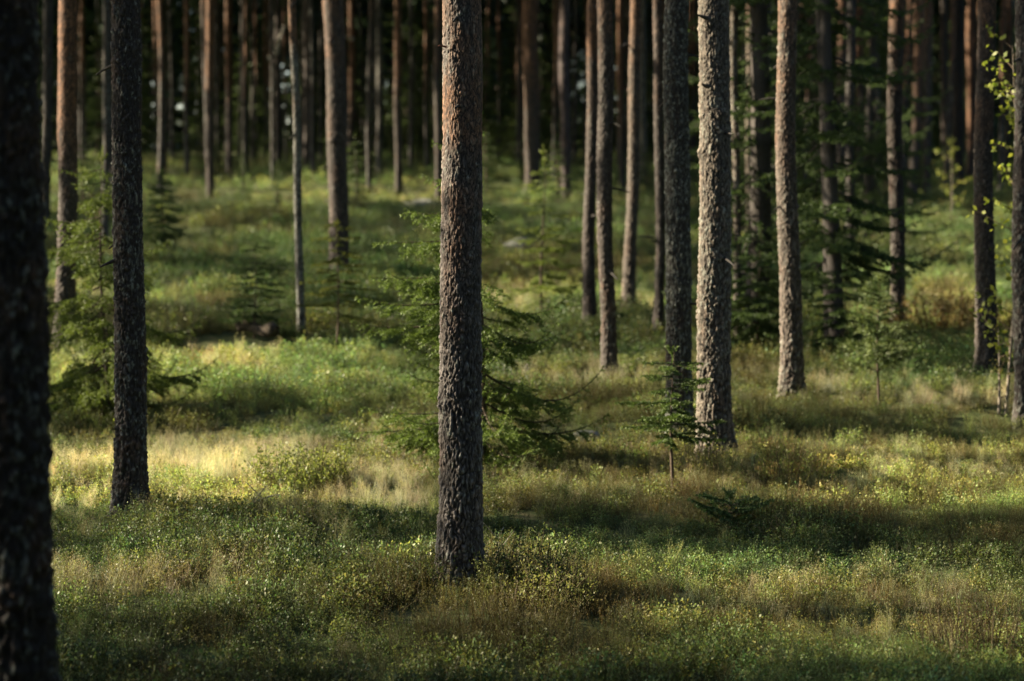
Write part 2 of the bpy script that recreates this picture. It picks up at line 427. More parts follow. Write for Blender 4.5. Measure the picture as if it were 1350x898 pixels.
def dead_branch(tree_key, pts_px, r0, col, name='broken_branch', label=None):
    for key, (t, P, zv, rr, xb, yb) in TREES.items():
        if key.startswith(tree_key):
            pts = np.array([at_depth(x, y, P[1] - rr * .9 + dy) - P for x, y, dy in pts_px])
            n = 8; tt = np.linspace(0, len(pts) - 1, n)
            pp = np.stack([np.interp(tt, range(len(pts)), pts[:, c]) for c in range(3)], -1)
            A = Acc(); A.tube(pp, np.linspace(r0, r0 * .35, n), col, 6)
            o = obj(name, A.mesh(name), M_BARK, t)
            if label: o['label'] = label
dead_branch('distant dark broken', [(364, 72, .0), (369, 52, -.1), (375, 34, -.2)], .13, (.45, .42, .36), label='pale split branch leaning off the trunk')
dead_branch('distant orange pine with a pale', [(465, 52, 0), (459, 49, -.1), (452, 47, -.25)], .10, (.5, .45, .38), label='pale snapped stub')
dead_branch('thin grey twiggy', [(138, 90, 0), (130, 84, -.2), (122, 70, -.3)], .012, (.1, .09, .08), 'dead_twig')
dead_branch('thin grey twiggy', [(138, 45, 0), (132, 40, -.2), (128, 22, -.3)], .012, (.1, .09, .08), 'dead_twig')
dead_branch('thin grey twiggy', [(138, 130, 0), (131, 128, -.2), (126, 120, -.3)], .012, (.1, .09, .08), 'dead_twig')
dead_branch('pine with broad', [(932, 24, 0), (926, 22, -.05), (921, 20, -.1)], .02, (.07, .06, .05), 'branch_stub')
dead_branch('pine with broad', [(934, 114, 0), (929, 113, -.05), (926, 111, -.1)], .02, (.07, .06, .05), 'branch_stub')
dead_branch('thick flaky', [(588, 62, 0), (581, 60, -.05), (577, 61, -.08)], .006, (.2, .08, .05), 'branch_stub')

# ------------------------------------------------------------------ conifer foliage
def spruce_meshes(h, R, seed, zmin=.08, step=.13, per=5, droop=.15, tipup=.25, nl=.016, nw=.004, ns=.006, tstep=.05, c0=(.03, .055, .02), c1=(.10, .15, .04),
                  stem_r=None, gap=0.0, hang=1.0, taper=.8, azs=None, lprob=1.0, cols_wood=(.075, .055, .04), extra=None, twl=.34, skip=None):
    r = np.random.default_rng(seed); W = Acc(); N = Acc()
    c0 = np.array(c0); c1 = np.array(c1) * .92
    if nl < .06: nw *= 1.6; ns *= .5; tstep *= .75; nl *= 1.1
    sr = stem_r or h * .011
    zz = np.linspace(-.12, h, 24)
    W.tube(np.stack([.012 * h * np.sin(zz * 2.2 / h * 2 + seed), .012 * h * np.cos(zz * 2.7 / h * 2 + seed) - .012 * h, zz], -1), np.clip(sr * (1 - zz / h), .0025, 9), cols_wood, 7)
    p0s, p1s, br = [], [], []
    def branch(z, az, L, dr):
        n = max(4, int(L / .06) + 3)
        t = np.linspace(0, 1, n)
        d = np.array([math.cos(az), math.sin(az), 0])
        side = np.array([-d[1], d[0], 0])
        bend = r.normal() * .12
        P = np.array([0, 0, z]) + (t * L)[:, None] * d + (bend * L * t ** 2)[:, None] * side
        P[:, 2] += L * (-dr * 1.2 * t + (dr * .8 + .0) * t ** 3 * tipup * 2 + r.normal() * .03 * t)
        W.tube(P, np.linspace(max(.0035, L * .011), .0015, n), cols_wood, 4)
        for k in range(n - 1):
            p0s.append(P[k]); p1s.append(P[k + 1]); br.append((t[k]) ** 1.5 * .8)
        s = max(.12, .10 / L)
        while s < 1:
            b = np.array([np.interp(s, t, P[:, c]) for c in range(3)])
            for sg in (-1, 1):
                if r.random() < .12: continue
                ang = math.radians(r.uniform(42, 62))
                dd = d * math.cos(ang) + sg * side * math.sin(ang)
                ln = max(.035, twl * L * (1.08 - s) * r.uniform(.65, 1.2))
                e = b + dd * ln + np.array([0, 0, -ln * r.uniform(.05, .45) * hang * (1 if droop > 0 else .2)])
                mid = (b + e) / 2 + np.array([0, 0, ln * .05])
                p0s.append(b); p1s.append(mid); br.append(.25 + .3 * s)
                p0s.append(mid); p1s.append(e); br.append(.6 + .4 * s)
                if ln > .14:
                    for q in (.35, .6, .8):
                        bb = b + (e - b) * q
                        for s2 in (-1, 1):
                            d2 = unit(d * .8 + s2 * side * .6 + dd * .5)
                            e2 = bb + d2 * ln * .36 * (1.1 - q) / .5 + np.array([0, 0, -ln * .1])
                            p0s.append(bb); p1s.append(e2); br.append(.5 + .5 * s)
            s += tstep / L * r.uniform(.7, 1.3)
    z = h * zmin
    while z < h * .98:
        Lz = R * (1 - z / h) ** taper + .05
        nb = per if r.random() > gap else max(1, per // 2)
        a0 = r.uniform(0, 6.28)
        for k in range(nb):
            if r.random() > lprob: continue
            az = a0 + 6.283 * k / nb + r.normal() * .25
            if skip and skip(z, az): continue
            branch(z + r.uniform(-.4, .4) * step, az, Lz * r.uniform(.65, 1.12), droop * (1.3 - z / h) * r.uniform(.6, 1.4))
        z += step * (.7 + .6 * r.random())
    if extra:
        for (z, az, L, dr) in extra: branch(z, az, L, dr)
    # leader shoots
    for k in range(5):
        az = r.uniform(0, 6.28); p0s.append(np.array([0, 0, h * .97])); p1s.append(np.array([.05 * math.cos(az), .05 * math.sin(az), h * .97 + .06])); br.append(1)
    p0s.append(np.array([0, 0, h * .9])); p1s.append(np.array([0, 0, h * 1.03])); br.append(1.)
    p0 = np.array(p0s); p1 = np.array(p1s); br = np.array(br)
    ln = np.linalg.norm(p1 - p0, axis=1)
    cnt = np.maximum(2, (ln / ns).astype(int))
    idx = np.repeat(np.arange(len(p0)), cnt)
    u = r.random(len(idx))
    c = p0[idx] + (p1 - p0)[idx] * u[:, None]
    ax = unit((p1 - p0)[idx])
    rad = unit(np.cross(ax, rdirs(len(idx), r)))
    rad[:, 2] += .25
    dirn = unit(ax * .75 + rad)
    wd = unit(np.cross(dirn, rdirs(len(idx), r)))
    l = nl * r.uniform(.7, 1.25, len(idx)); w = nw * r.uniform(.7, 1.3, len(idx))
    tri = np.stack([c - wd * w[:, None] * .5, c + wd * w[:, None] * .5, c + dirn * l[:, None]], 1)
    b = np.clip(br[idx] * r.uniform(.6, 1.25, len(idx)), 0, 1)[:, None]
    N.tris(tri, (c0 * (1 - b) + c1 * b) * r.uniform(.75, 1.25, (len(idx), 1)))
    return W, N

def spruce(name, label, cat, base_px, h, R, seed, group=None, Y=None, **kw):
    P = on_ground(*base_px)[0]
    t = thing(name, label, cat, P, group)
    W, N = spruce_meshes(h, R, seed, **kw)
    obj('stem', W.mesh('stem', True), M_BARK, t)
    obj('foliage', N.mesh('foliage'), M_NEEDLE, t)
    OCC.append((P[0], P[1], .04))
    return t, P
PI = math.pi
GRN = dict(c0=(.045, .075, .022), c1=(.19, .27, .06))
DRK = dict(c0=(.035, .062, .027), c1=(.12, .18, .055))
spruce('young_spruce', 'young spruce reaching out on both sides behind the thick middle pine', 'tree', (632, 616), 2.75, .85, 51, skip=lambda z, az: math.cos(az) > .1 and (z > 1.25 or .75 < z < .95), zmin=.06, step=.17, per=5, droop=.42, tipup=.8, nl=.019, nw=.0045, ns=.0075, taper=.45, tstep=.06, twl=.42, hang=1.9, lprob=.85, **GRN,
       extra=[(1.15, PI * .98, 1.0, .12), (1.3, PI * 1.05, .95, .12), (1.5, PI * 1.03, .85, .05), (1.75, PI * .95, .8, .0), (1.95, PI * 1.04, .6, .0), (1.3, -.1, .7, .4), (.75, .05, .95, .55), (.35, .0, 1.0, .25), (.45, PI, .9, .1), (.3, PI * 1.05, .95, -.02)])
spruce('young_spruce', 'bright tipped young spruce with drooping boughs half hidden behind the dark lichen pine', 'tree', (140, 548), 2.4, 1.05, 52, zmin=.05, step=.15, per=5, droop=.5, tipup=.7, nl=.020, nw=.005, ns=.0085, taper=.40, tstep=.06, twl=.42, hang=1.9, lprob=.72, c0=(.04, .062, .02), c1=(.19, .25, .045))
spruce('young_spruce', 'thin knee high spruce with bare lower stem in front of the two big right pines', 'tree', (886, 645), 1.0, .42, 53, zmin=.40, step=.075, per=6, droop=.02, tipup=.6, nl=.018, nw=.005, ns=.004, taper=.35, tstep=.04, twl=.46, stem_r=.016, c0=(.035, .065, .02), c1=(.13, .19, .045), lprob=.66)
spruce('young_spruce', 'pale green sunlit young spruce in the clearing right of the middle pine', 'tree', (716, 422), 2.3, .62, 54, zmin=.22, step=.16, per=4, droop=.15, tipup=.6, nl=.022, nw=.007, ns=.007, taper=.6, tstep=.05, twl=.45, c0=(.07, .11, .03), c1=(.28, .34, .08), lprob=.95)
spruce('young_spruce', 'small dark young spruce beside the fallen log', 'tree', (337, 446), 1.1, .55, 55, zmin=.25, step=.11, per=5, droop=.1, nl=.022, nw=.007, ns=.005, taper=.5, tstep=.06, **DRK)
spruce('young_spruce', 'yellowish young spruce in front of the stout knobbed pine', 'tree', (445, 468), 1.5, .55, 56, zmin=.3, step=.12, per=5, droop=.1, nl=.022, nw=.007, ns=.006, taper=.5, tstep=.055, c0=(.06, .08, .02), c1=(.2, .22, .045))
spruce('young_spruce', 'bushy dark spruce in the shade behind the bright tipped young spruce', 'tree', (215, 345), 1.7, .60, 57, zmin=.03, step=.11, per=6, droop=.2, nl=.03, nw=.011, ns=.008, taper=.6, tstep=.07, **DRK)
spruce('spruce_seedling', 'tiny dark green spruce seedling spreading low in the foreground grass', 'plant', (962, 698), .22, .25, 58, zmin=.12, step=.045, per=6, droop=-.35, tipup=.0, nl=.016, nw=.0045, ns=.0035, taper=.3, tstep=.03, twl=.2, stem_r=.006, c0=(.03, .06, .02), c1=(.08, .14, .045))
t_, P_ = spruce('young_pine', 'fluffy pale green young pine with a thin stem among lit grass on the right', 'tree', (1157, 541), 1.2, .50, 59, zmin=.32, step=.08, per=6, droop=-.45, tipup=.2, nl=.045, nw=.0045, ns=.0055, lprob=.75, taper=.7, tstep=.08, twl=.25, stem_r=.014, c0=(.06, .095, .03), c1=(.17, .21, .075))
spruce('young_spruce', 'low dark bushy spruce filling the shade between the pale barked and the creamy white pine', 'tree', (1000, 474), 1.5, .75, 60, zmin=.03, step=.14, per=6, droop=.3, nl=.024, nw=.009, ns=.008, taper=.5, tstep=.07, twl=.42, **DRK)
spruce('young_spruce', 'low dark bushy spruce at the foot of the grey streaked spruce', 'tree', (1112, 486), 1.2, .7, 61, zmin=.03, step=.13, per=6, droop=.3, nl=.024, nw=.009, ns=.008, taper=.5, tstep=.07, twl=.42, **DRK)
# the tall spruces of the dark group on the right
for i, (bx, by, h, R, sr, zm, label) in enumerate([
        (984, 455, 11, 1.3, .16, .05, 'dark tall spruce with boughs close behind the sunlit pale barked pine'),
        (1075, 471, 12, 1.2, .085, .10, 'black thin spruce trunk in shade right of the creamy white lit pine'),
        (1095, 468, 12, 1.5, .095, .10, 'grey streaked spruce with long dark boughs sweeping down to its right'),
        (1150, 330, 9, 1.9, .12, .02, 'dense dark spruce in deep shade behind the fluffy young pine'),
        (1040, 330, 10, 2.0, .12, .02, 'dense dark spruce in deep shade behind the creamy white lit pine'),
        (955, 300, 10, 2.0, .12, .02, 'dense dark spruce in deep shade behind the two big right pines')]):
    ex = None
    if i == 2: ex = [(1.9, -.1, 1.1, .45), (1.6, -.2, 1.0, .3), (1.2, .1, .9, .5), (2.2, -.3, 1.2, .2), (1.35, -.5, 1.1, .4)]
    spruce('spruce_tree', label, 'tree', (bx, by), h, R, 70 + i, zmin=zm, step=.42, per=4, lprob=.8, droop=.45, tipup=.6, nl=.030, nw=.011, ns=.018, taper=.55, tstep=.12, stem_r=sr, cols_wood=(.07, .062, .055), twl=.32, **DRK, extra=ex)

# ------------------------------------------------------------------ leafy saplings and bushes
def leaves_quads(A, c, d, L, Wd, col, r):
    n = len(c); w = unit(np.cross(d, rdirs(n, r)))
    L = np.broadcast_to(L, (n,)); Wd = np.broadcast_to(Wd, (n,))
    m = c + d * (L * .45)[:, None]
    A.quads(np.stack([c, m + w * (Wd * .5)[:, None], c + d * L[:, None], m - w * (Wd * .5)[:, None]], 1), col)

def sapling(label, base_px, h, spread, seed, nbr, leaf, nleaf, zmin, c0, c1):
    P = on_ground(*base_px)[0]; r = np.random.default_rng(seed)
    t = thing('leafy_sapling', label, 'tree', P)
    W, N = Acc(), Acc()
    zz = np.linspace(-.1, h, 14)
    ax = lambda z: np.array([.05 * math.sin(z * 1.4 + seed), .04 * math.sin(z * 1.1), z])
    W.tube(np.array([ax(z) for z in zz]), np.linspace(.016, .003, 14), (.22, .19, .15), 6)
    for k in range(nbr):
        z = h * (zmin + (1 - zmin) * (k + r.random()) / nbr)
        az = r.uniform(0, 6.28); L = spread * (1.15 - .7 * z / h) * r.uniform(.5, 1.1)
        d = np.array([math.cos(az), math.sin(az), r.uniform(.2, .9)])
        s = np.linspace(0, 1, 5); pp = ax(z) + s[:, None] * d * L
        W.tube(pp, np.linspace(.005, .0015, 5), (.12, .09, .06), 4)
        q = r.uniform(.25, 1.05, nleaf)
        c = ax(z) + q[:, None] * d * L + r.normal(size=(nleaf, 3)) * .03
        dd = unit(rdirs(nleaf, r) + np.array([0, 0, -.5]))
        m = r.random((nleaf, 1))
        leaves_quads(N, c, dd, leaf * r.uniform(.6, 1.2, nleaf), leaf * .8 * r.uniform(.6, 1.1, nleaf), (np.array(c0) * (1 - m) + np.array(c1) * m), r)
    obj('stem', W.mesh('stem', True), M_BARK, t); obj('foliage', N.mesh('foliage'), M_LEAF, t)
    OCC.append((P[0], P[1], .04))
sapling('leafy yellow green sapling beside the grey trunk at the right edge', (1331, 545), 3.25, .48, 81, 50, .058, 12, .10, (.14, .2, .03), (.36, .38, .07))
sapling('small sparse sapling with a few bright leaves before the dark distant trunks', (1252, 300), 2.1, .65, 82, 16, .10, 8, .2, (.12, .17, .03), (.42, .42, .12))
sapling('small twiggy shrub with dull leaves at the foot of the dark blue grey pine', (1310, 545), .75, .22, 83, 12, .03, 8, .15, (.10, .10, .03), (.2, .17, .05))

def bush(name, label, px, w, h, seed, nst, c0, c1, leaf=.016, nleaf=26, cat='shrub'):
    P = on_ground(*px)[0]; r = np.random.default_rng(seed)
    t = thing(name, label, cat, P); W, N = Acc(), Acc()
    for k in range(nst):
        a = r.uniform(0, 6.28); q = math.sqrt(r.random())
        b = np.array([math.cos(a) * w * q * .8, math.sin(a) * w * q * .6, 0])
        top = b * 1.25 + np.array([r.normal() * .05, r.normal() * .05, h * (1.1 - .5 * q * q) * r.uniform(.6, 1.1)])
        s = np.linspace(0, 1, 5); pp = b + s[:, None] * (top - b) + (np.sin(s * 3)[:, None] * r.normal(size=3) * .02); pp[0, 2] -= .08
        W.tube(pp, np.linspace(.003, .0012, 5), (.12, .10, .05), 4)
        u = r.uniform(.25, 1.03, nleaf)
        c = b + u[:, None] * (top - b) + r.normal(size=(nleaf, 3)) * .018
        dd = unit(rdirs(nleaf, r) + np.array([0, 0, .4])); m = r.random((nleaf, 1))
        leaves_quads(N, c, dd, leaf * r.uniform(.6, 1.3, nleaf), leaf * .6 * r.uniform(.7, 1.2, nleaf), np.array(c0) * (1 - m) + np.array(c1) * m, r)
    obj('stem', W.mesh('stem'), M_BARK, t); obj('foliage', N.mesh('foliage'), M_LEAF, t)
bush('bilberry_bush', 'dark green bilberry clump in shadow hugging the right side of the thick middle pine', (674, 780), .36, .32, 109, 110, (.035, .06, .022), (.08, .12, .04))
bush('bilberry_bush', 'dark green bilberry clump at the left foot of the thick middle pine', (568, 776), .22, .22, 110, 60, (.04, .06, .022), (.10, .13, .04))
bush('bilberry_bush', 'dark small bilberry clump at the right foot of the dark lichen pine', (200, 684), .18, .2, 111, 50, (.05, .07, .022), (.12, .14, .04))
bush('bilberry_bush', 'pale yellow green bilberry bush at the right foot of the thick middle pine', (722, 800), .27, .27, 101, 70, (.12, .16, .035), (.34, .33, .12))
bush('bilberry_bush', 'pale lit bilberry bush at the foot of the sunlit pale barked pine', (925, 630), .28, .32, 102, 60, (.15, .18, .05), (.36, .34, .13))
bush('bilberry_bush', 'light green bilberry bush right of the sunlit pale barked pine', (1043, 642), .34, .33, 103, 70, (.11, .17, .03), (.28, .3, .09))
bush('heather_bush', 'dark reddish brown heather bush in the lower right foreground', (1283, 872), .34, .36, 104, 90, (.05, .03, .015), (.14, .075, .03), leaf=.009, nleaf=40)
bush('heather_bush', 'rusty red dry bush in the far clearing left of the dark blue grey pine', (1262, 440), .9, .5, 105, 140, (.13, .085, .03), (.25, .17, .06), leaf=.035, nleaf=26)
bush('heather_bush', 'low dark green heather clump right of the tiny spruce seedling', (1040, 712), .2, .2, 106, 60, (.03, .045, .015), (.07, .085, .03), leaf=.01, nleaf=36)

bush('leafy_shrub', 'low rounded bright green shrub in the lit straw grass right of the dark lichen pine', (385, 646), .42, .34, 107, 75, (.09, .13, .03), (.24, .27, .075), leaf=.026, nleaf=24)
bush('leafy_shrub', 'smaller yellow green shrub at the right end of the bright straw grass', (430, 640), .26, .30, 108, 40, (.11, .14, .03), (.26, .28, .08), leaf=.024, nleaf=24)

def rock(label, px, sx, sy, sz, seed):
    P = on_ground(*px)[0]; r = np.random.default_rng(seed)
    n, m = 18, 28
    ph = np.linspace(0, PI, n); th = np.linspace(0, 2 * PI, m, endpoint=False)
    a, b = np.meshgrid(ph, th, indexing='ij')
    D = np.stack([np.sin(a) * np.cos(b), np.sin(a) * np.sin(b), np.cos(a)], -1).reshape(-1, 3)
    V = D * (.7 + .6 * fbm(D * 1.7 + seed, seed, 3))[:, None] * np.array([sx, sy, sz])
    i, j = np.meshgrid(np.arange(n - 1), np.arange(m), indexing='ij'); j2 = (j + 1) % m
    Q = np.stack([i * m + j, (i + 1) * m + j, (i + 1) * m + j2, i * m + j2], -1).reshape(-1, 4)
    o = obj('rock', mesh_from('rock', V, Q, smooth=True), M_ROCK, None, P + np.array([0, 0, sz * .12])); tag(o, label, 'rock')
rock('pale grey rock among green shrubs left of the thin knee high spruce', (771, 590), .15, .12, .13, 5)
rock('grey rock in the clearing left of the pale green sunlit young spruce', (684, 336), .40, .3, .28, 6)
rock('flat pale rock in the far clearing left of the thick middle pine', (560, 274), .6, .5, .22, 8)
def log():
    P = on_ground(340, 447)[0]; a = at_depth(312, 441, P[1]); b = at_depth(366, 446, P[1] - .3)
    A = Acc(); s = np.linspace(0, 1, 14); pp = a + s[:, None] * (b - a) - P; pp[:, 2] += .10 + .03 * np.sin(s * 7)
    rr = .075 + .015 * np.sin(s * 9); rr[0] = rr[-1] = .02
    A.tube(pp, rr, (1, 1, 1), 14)
    for q in np.linspace(-.5, .5, 7): OCC.append((P[0] + q, P[1] - .3, .32)); OCC.append((P[0] + q, P[1] - .8, .3))
    o = obj('fallen_log', A.mesh('fallen_log', True), M_LOG, None, P); tag(o, 'dark rotten fallen log lying under the small dark young spruce', 'log')
log()

# ------------------------------------------------------------------ the rows of far pines and spruces
FARM = []
for k in range(6):
    st = [dict(orange=4.2, owidth=2.0), dict(orange=6.5, owidth=2.5), dict(orange=14, lichen=.6), dict(orange=3.6, owidth=1.5), dict(orange=14, grey=np.array([.09, .08, .075])), dict(orange=4.2, owidth=1.2)][k]
    st.setdefault('grey', np.array([.075, .068, .064])); st['lichen'] = .5
    me = trunk_mesh('trunk', .135, .115, 10.5, 19, (0, 0), 300 + k * 13, .045, plate=.06, depth=.012, flare=.25, knots=14, wob=.03, **st); me.materials.append(M_BARK); FARM.append(me)
placed = [(o[0], o[1]) for o in OCC]
explicit_px = sorted([(a[0], a[1]) for a, k in TR if a[1] < 300])
cnt = 0; tries = 0
FAR_LABEL = {True: 'slim pine trunk with orange upper bark in the crowded rows behind the clearing', False: 'slim dull grey trunk in the crowded rows behind the clearing'}
while cnt < 225 and tries < 6000:
    tries += 1
    y = 62 + 78 * rng.random() ** .8; x = (rng.random() - .5) * 2 * (.31 * y + 1)
    if abs(x) / y > .32: continue
    if any((x - q[0]) ** 2 + (y - q[1]) ** 2 < (1.0 if y < 80 else .7) for q in placed): continue
    pxx = 675 + F * x / y
    if y < 85 and (470 < pxx < 575 or 215 < pxx < 262 or 640 < pxx < 690) and rng.random() < .7: continue
    placed.append((x, y)); k = int(rng.integers(6))
    z = float(G(x, y)[0])
    orange = k in (0, 1, 3, 5)
    t = thing('pine_tree', FAR_LABEL[orange], 'tree', (x, y, z), 'far pines with orange bark' if orange else 'far grey trunks')
    sc = rng.uniform(.45, .9)
    tr = obj('trunk', FARM[k], None, t); tr.scale = (sc, sc, 1); tr.rotation_euler = (rng.normal() * .012, rng.normal() * .014, rng.uniform(0, 6.28))
    c = obj('crown', CROWNS[cnt % 3], None, t); c.rotation_euler = (0, 0, rng.uniform(0, 6.28)); c.scale = (1, 1, 1.08)
    cnt += 1
SPR = []
for k in range(4):
    W, N = spruce_meshes([6.5, 8.5, 11, 4.0][k], [1.6, 1.9, 2.2, 1.2][k], 400 + k, zmin=.02, step=.42, per=6, droop=.35, tipup=.5, nl=.10, nw=.05, ns=.055, taper=.7, tstep=.26, stem_r=.1, twl=.34, c0=(.035, .06, .024), c1=(.12, .17, .05))
    w = W.mesh('stem'); n = N.mesh('foliage'); w.materials.append(M_BARK); n.materials.append(M_NEEDLE); SPR.append((w, n))
cnt = 0; tries = 0
while cnt < 125 and tries < 4000:
    tries += 1
    y = (84 + 62 * rng.random() ** .6) if cnt < 85 else rng.uniform(56, 82); x = (rng.random() - .5) * 2 * (.30 * y + 2)
    if any((x - q[0]) ** 2 + (y - q[1]) ** 2 < 1.0 for q in placed): continue
    placed.append((x, y)); k = 3 if y < 84 else int(rng.integers(3))
    t = thing('spruce_tree', 'dark spruce filling the gaps between the far pine trunks', 'tree', (x, y, float(G(x, y)[0])), 'far dark spruces')
    t.rotation_euler = (0, 0, rng.uniform(0, 6.28)); s = rng.uniform(.8, 1.3) * (.45 if k == 3 and y < 84 else 1); t.scale = (s, s, s)
    obj('stem', SPR[k][0], None, t); obj('foliage', SPR[k][1], None, t)
    cnt += 1

# the closed wood beyond them: one mass
def distant_forest():
    r = np.random.default_rng(77); A = Acc(); Wd = Acc()
    for k in range(520):
        y = 138 + 60 * r.random(); x = r.uniform(-.42, .42) * y
        z0 = float(G(x, y)[0]); h = r.uniform(15, 22); R = r.uniform(2.2, 3.4)
        z = np.linspace(-.3, h, 4)
        Wd.tube(np.stack([x + 0 * z, y + 0 * z, z0 + z], -1), np.array([.17, .14, .1, .03]), np.array([.13, .085, .06]) * r.uniform(.5, 1.3), 6)
        lo = 0.0 if r.random() < .55 else .45
        n = 420
        f = lo + (1 - lo) * r.random(n) ** .9; az = r.uniform(0, 6.28, n); q = R * (1.02 - f) ** .7 * np.sqrt(r.random(n))
        c = np.stack([x + q * np.cos(az), y + q * np.sin(az), z0 + f * h], -1)
        a = rdirs(n, r) * r.uniform(.35, .8, n)[:, None]; b = rdirs(n, r) * r.uniform(.2, .45, n)[:, None]
        A.tris(np.stack([c + a, c - a * .6 + b, c - a * .6 - b], 1), np.array([.05, .085, .045]) * r.uniform(.6, 1.5, (n, 1)))
    A.V += Wd.V; A.Cc += Wd.Cc; A.Q += [q + A.n for q in Wd.Q]
    o = obj('distant_forest', A.mesh('distant_forest'), M_NEEDLE)
    tag(o, 'dark closed conifer wood far behind the rows of trunks', kind='stuff'); o['category'] = 'forest'
distant_forest()

# ------------------------------------------------------------------ unseen foliage added out of view, its gaps shaped to cast the sun patches
RES = .10
UU0, UU1, VV0, VV1 = -6.0, 150.0, -18.0, 38.0
nu, nv = int((UU1 - UU0) / RES), int((VV1 - VV0) / RES)
def uv(P): return P @ U1, P @ U2
uc = UU0 + (np.arange(nu) + .5) * RES; vc = VV0 + (np.arange(nv) + .5) * RES
UG, VG = np.meshgrid(uc, vc, indexing='ij')
pp = np.stack([UG.ravel() * .9, VG.ravel() * .8, np.zeros(UG.size)], -1)
nz = fbm(pp, 61, 3).reshape(UG.shape)
farw = sstep(18, 45, UG)
LMAP = sstep(.60 - .02 * farw, .72 - .04 * farw, nz) * (.45 + .35 * farw)
def stamp(P, rad, val):
    u, v = uv(P)
    rad = np.broadcast_to(rad, u.shape)
    for a, b, rr in zip(u, v, rad):
        i0, i1 = int((a - rr - UU0) / RES), int((a + rr - UU0) / RES) + 1
        j0, j1 = int((b - rr - VV0) / RES), int((b + rr - VV0) / RES) + 1
        i0, j0 = max(i0, 0), max(j0, 0)
        if i1 <= i0 or j1 <= j0 or i0 >= nu or j0 >= nv: continue
        sub = LMAP[i0:i1, j0:j1]
        d = np.hypot(UG[i0:i1, j0:j1] - a, VG[i0:i1, j0:j1] - b) / rr
        w = 1 - sstep(.55, 1.0, d)
        sub[:] = sub * (1 - w) + val * w
def g_box(x0, x1, y0, y1, val, step=9, rad=None, wob=True):
    xs = np.arange(x0, x1 + 1, step * 2); ys = np.arange(y0, y1 + 1, step)
    X, Yp = np.meshgrid(xs, ys); X = X.ravel().astype(float); Yp = Yp.ravel().astype(float)
    Yp = Yp + (vnoise(np.stack([X / 60, Yp / 40, 0 * X], -1), 8) - .5) * 14 if wob else Yp
    hold = rng.random(len(X)) > (.22 if val > .5 else 0)
    X, Yp = X[hold], Yp[hold]
    P = on_ground(X, Yp); P[:, 2] += .12
    stamp(P, np.maximum(.18, P[:, 1] * .012) * (1.45 if val > .85 else 1) if rad is None else rad, val)
def t_line(label, y0, y1, val, rad=.16, off=-1.0):
    for key, (t, P, zv, rr, xb, yb) in TREES.items():
        if key.startswith(label):
            ys = np.arange(y0, y1, max(4, rad / P[1] * F * .5))
            xt = [a for a, k in TR if a[5] == key][0][3]
            pts = np.array([at_depth(xb + (xt - xb) * (yb - y) / yb, y, P[1]) for y in ys])
            pts[:, 0] += off * rr * .7
            stamp(pts, max(rad, rr * 1.25) * (2.3 if val > .3 else 1.2), val)
SH = .0
# shade first
g_box(0, 1350, 815, 900, .32)
g_box(1000, 1350, 690, 765, .25)
g_box(990, 1350, 548, 600, SH)
g_box(60, 330, 530, 566, .05)
g_box(200, 380, 300, 380, .25)
# lit ground
gx, gy = np.meshgrid(np.arange(180., 1340, 14), np.arange(222., 600, 7)); gx = gx.ravel(); gy = gy.ravel()
k_ = ~((gx > 800) & (gy < 380)); gx, gy = gx[k_], gy[k_]
gp = on_ground(gx, gy); gp[:, 2] += .12
gv = .13 + .62 * sstep(.52, .68, vnoise(np.stack([gx / 55, gy / 16, 0 * gx + 3], -1), 19))
for p_, v_ in zip(gp, gv): stamp(p_[None], max(.2, p_[1] * .011), v_)
g_box(60, 1350, 675, 800, .24)
g_box(40, 560, 600, 672, 1.0)
g_box(180, 520, 575, 600, .95)
g_box(470, 590, 560, 680, .9)
g_box(560, 700, 600, 680, .45)
g_box(660, 960, 690, 750, .1)
g_box(60, 470, 690, 750, .5)
g_box(60, 400, 755, 800, 1.0)
g_box(340, 560, 740, 800, .55)
g_box(640, 790, 752, 806, 1.0)
g_box(800, 1010, 755, 800, .35)
g_box(960, 1200, 765, 830, .95)
g_box(1180, 1350, 785, 850, .9)
g_box(760, 1060, 585, 635, 1.0)
g_box(1050, 1350, 608, 672, 1.0)
g_box(640, 900, 605, 680, .35)
g_box(1060, 1150, 500, 538, 1.)
g_box(1190, 1350, 520, 546, .95)
g_box(690, 860, 488, 525, .95)
g_box(640, 780, 390, 434, 1.0)
g_box(800, 865, 395, 425, 1.)
g_box(235, 400, 465, 515, 1.)
g_box(50, 150, 465, 520, 1.)
g_box(50, 130, 372, 400, .9)
g_box(270, 330, 395, 430, .5)
g_box(360, 600, 470, 560, .55)
g_box(640, 760, 520, 590, .35)
g_box(310, 600, 246, 275, .95)
g_box(640, 770, 252, 282, .9)
g_box(400, 600, 300, 450, .28)
g_box(640, 790, 290, 390, .35)
g_box(1195, 1290, 285, 345, 1.)
g_box(1195, 1290, 365, 445, 1.)
g_box(930, 1010, 480, 540, .45)
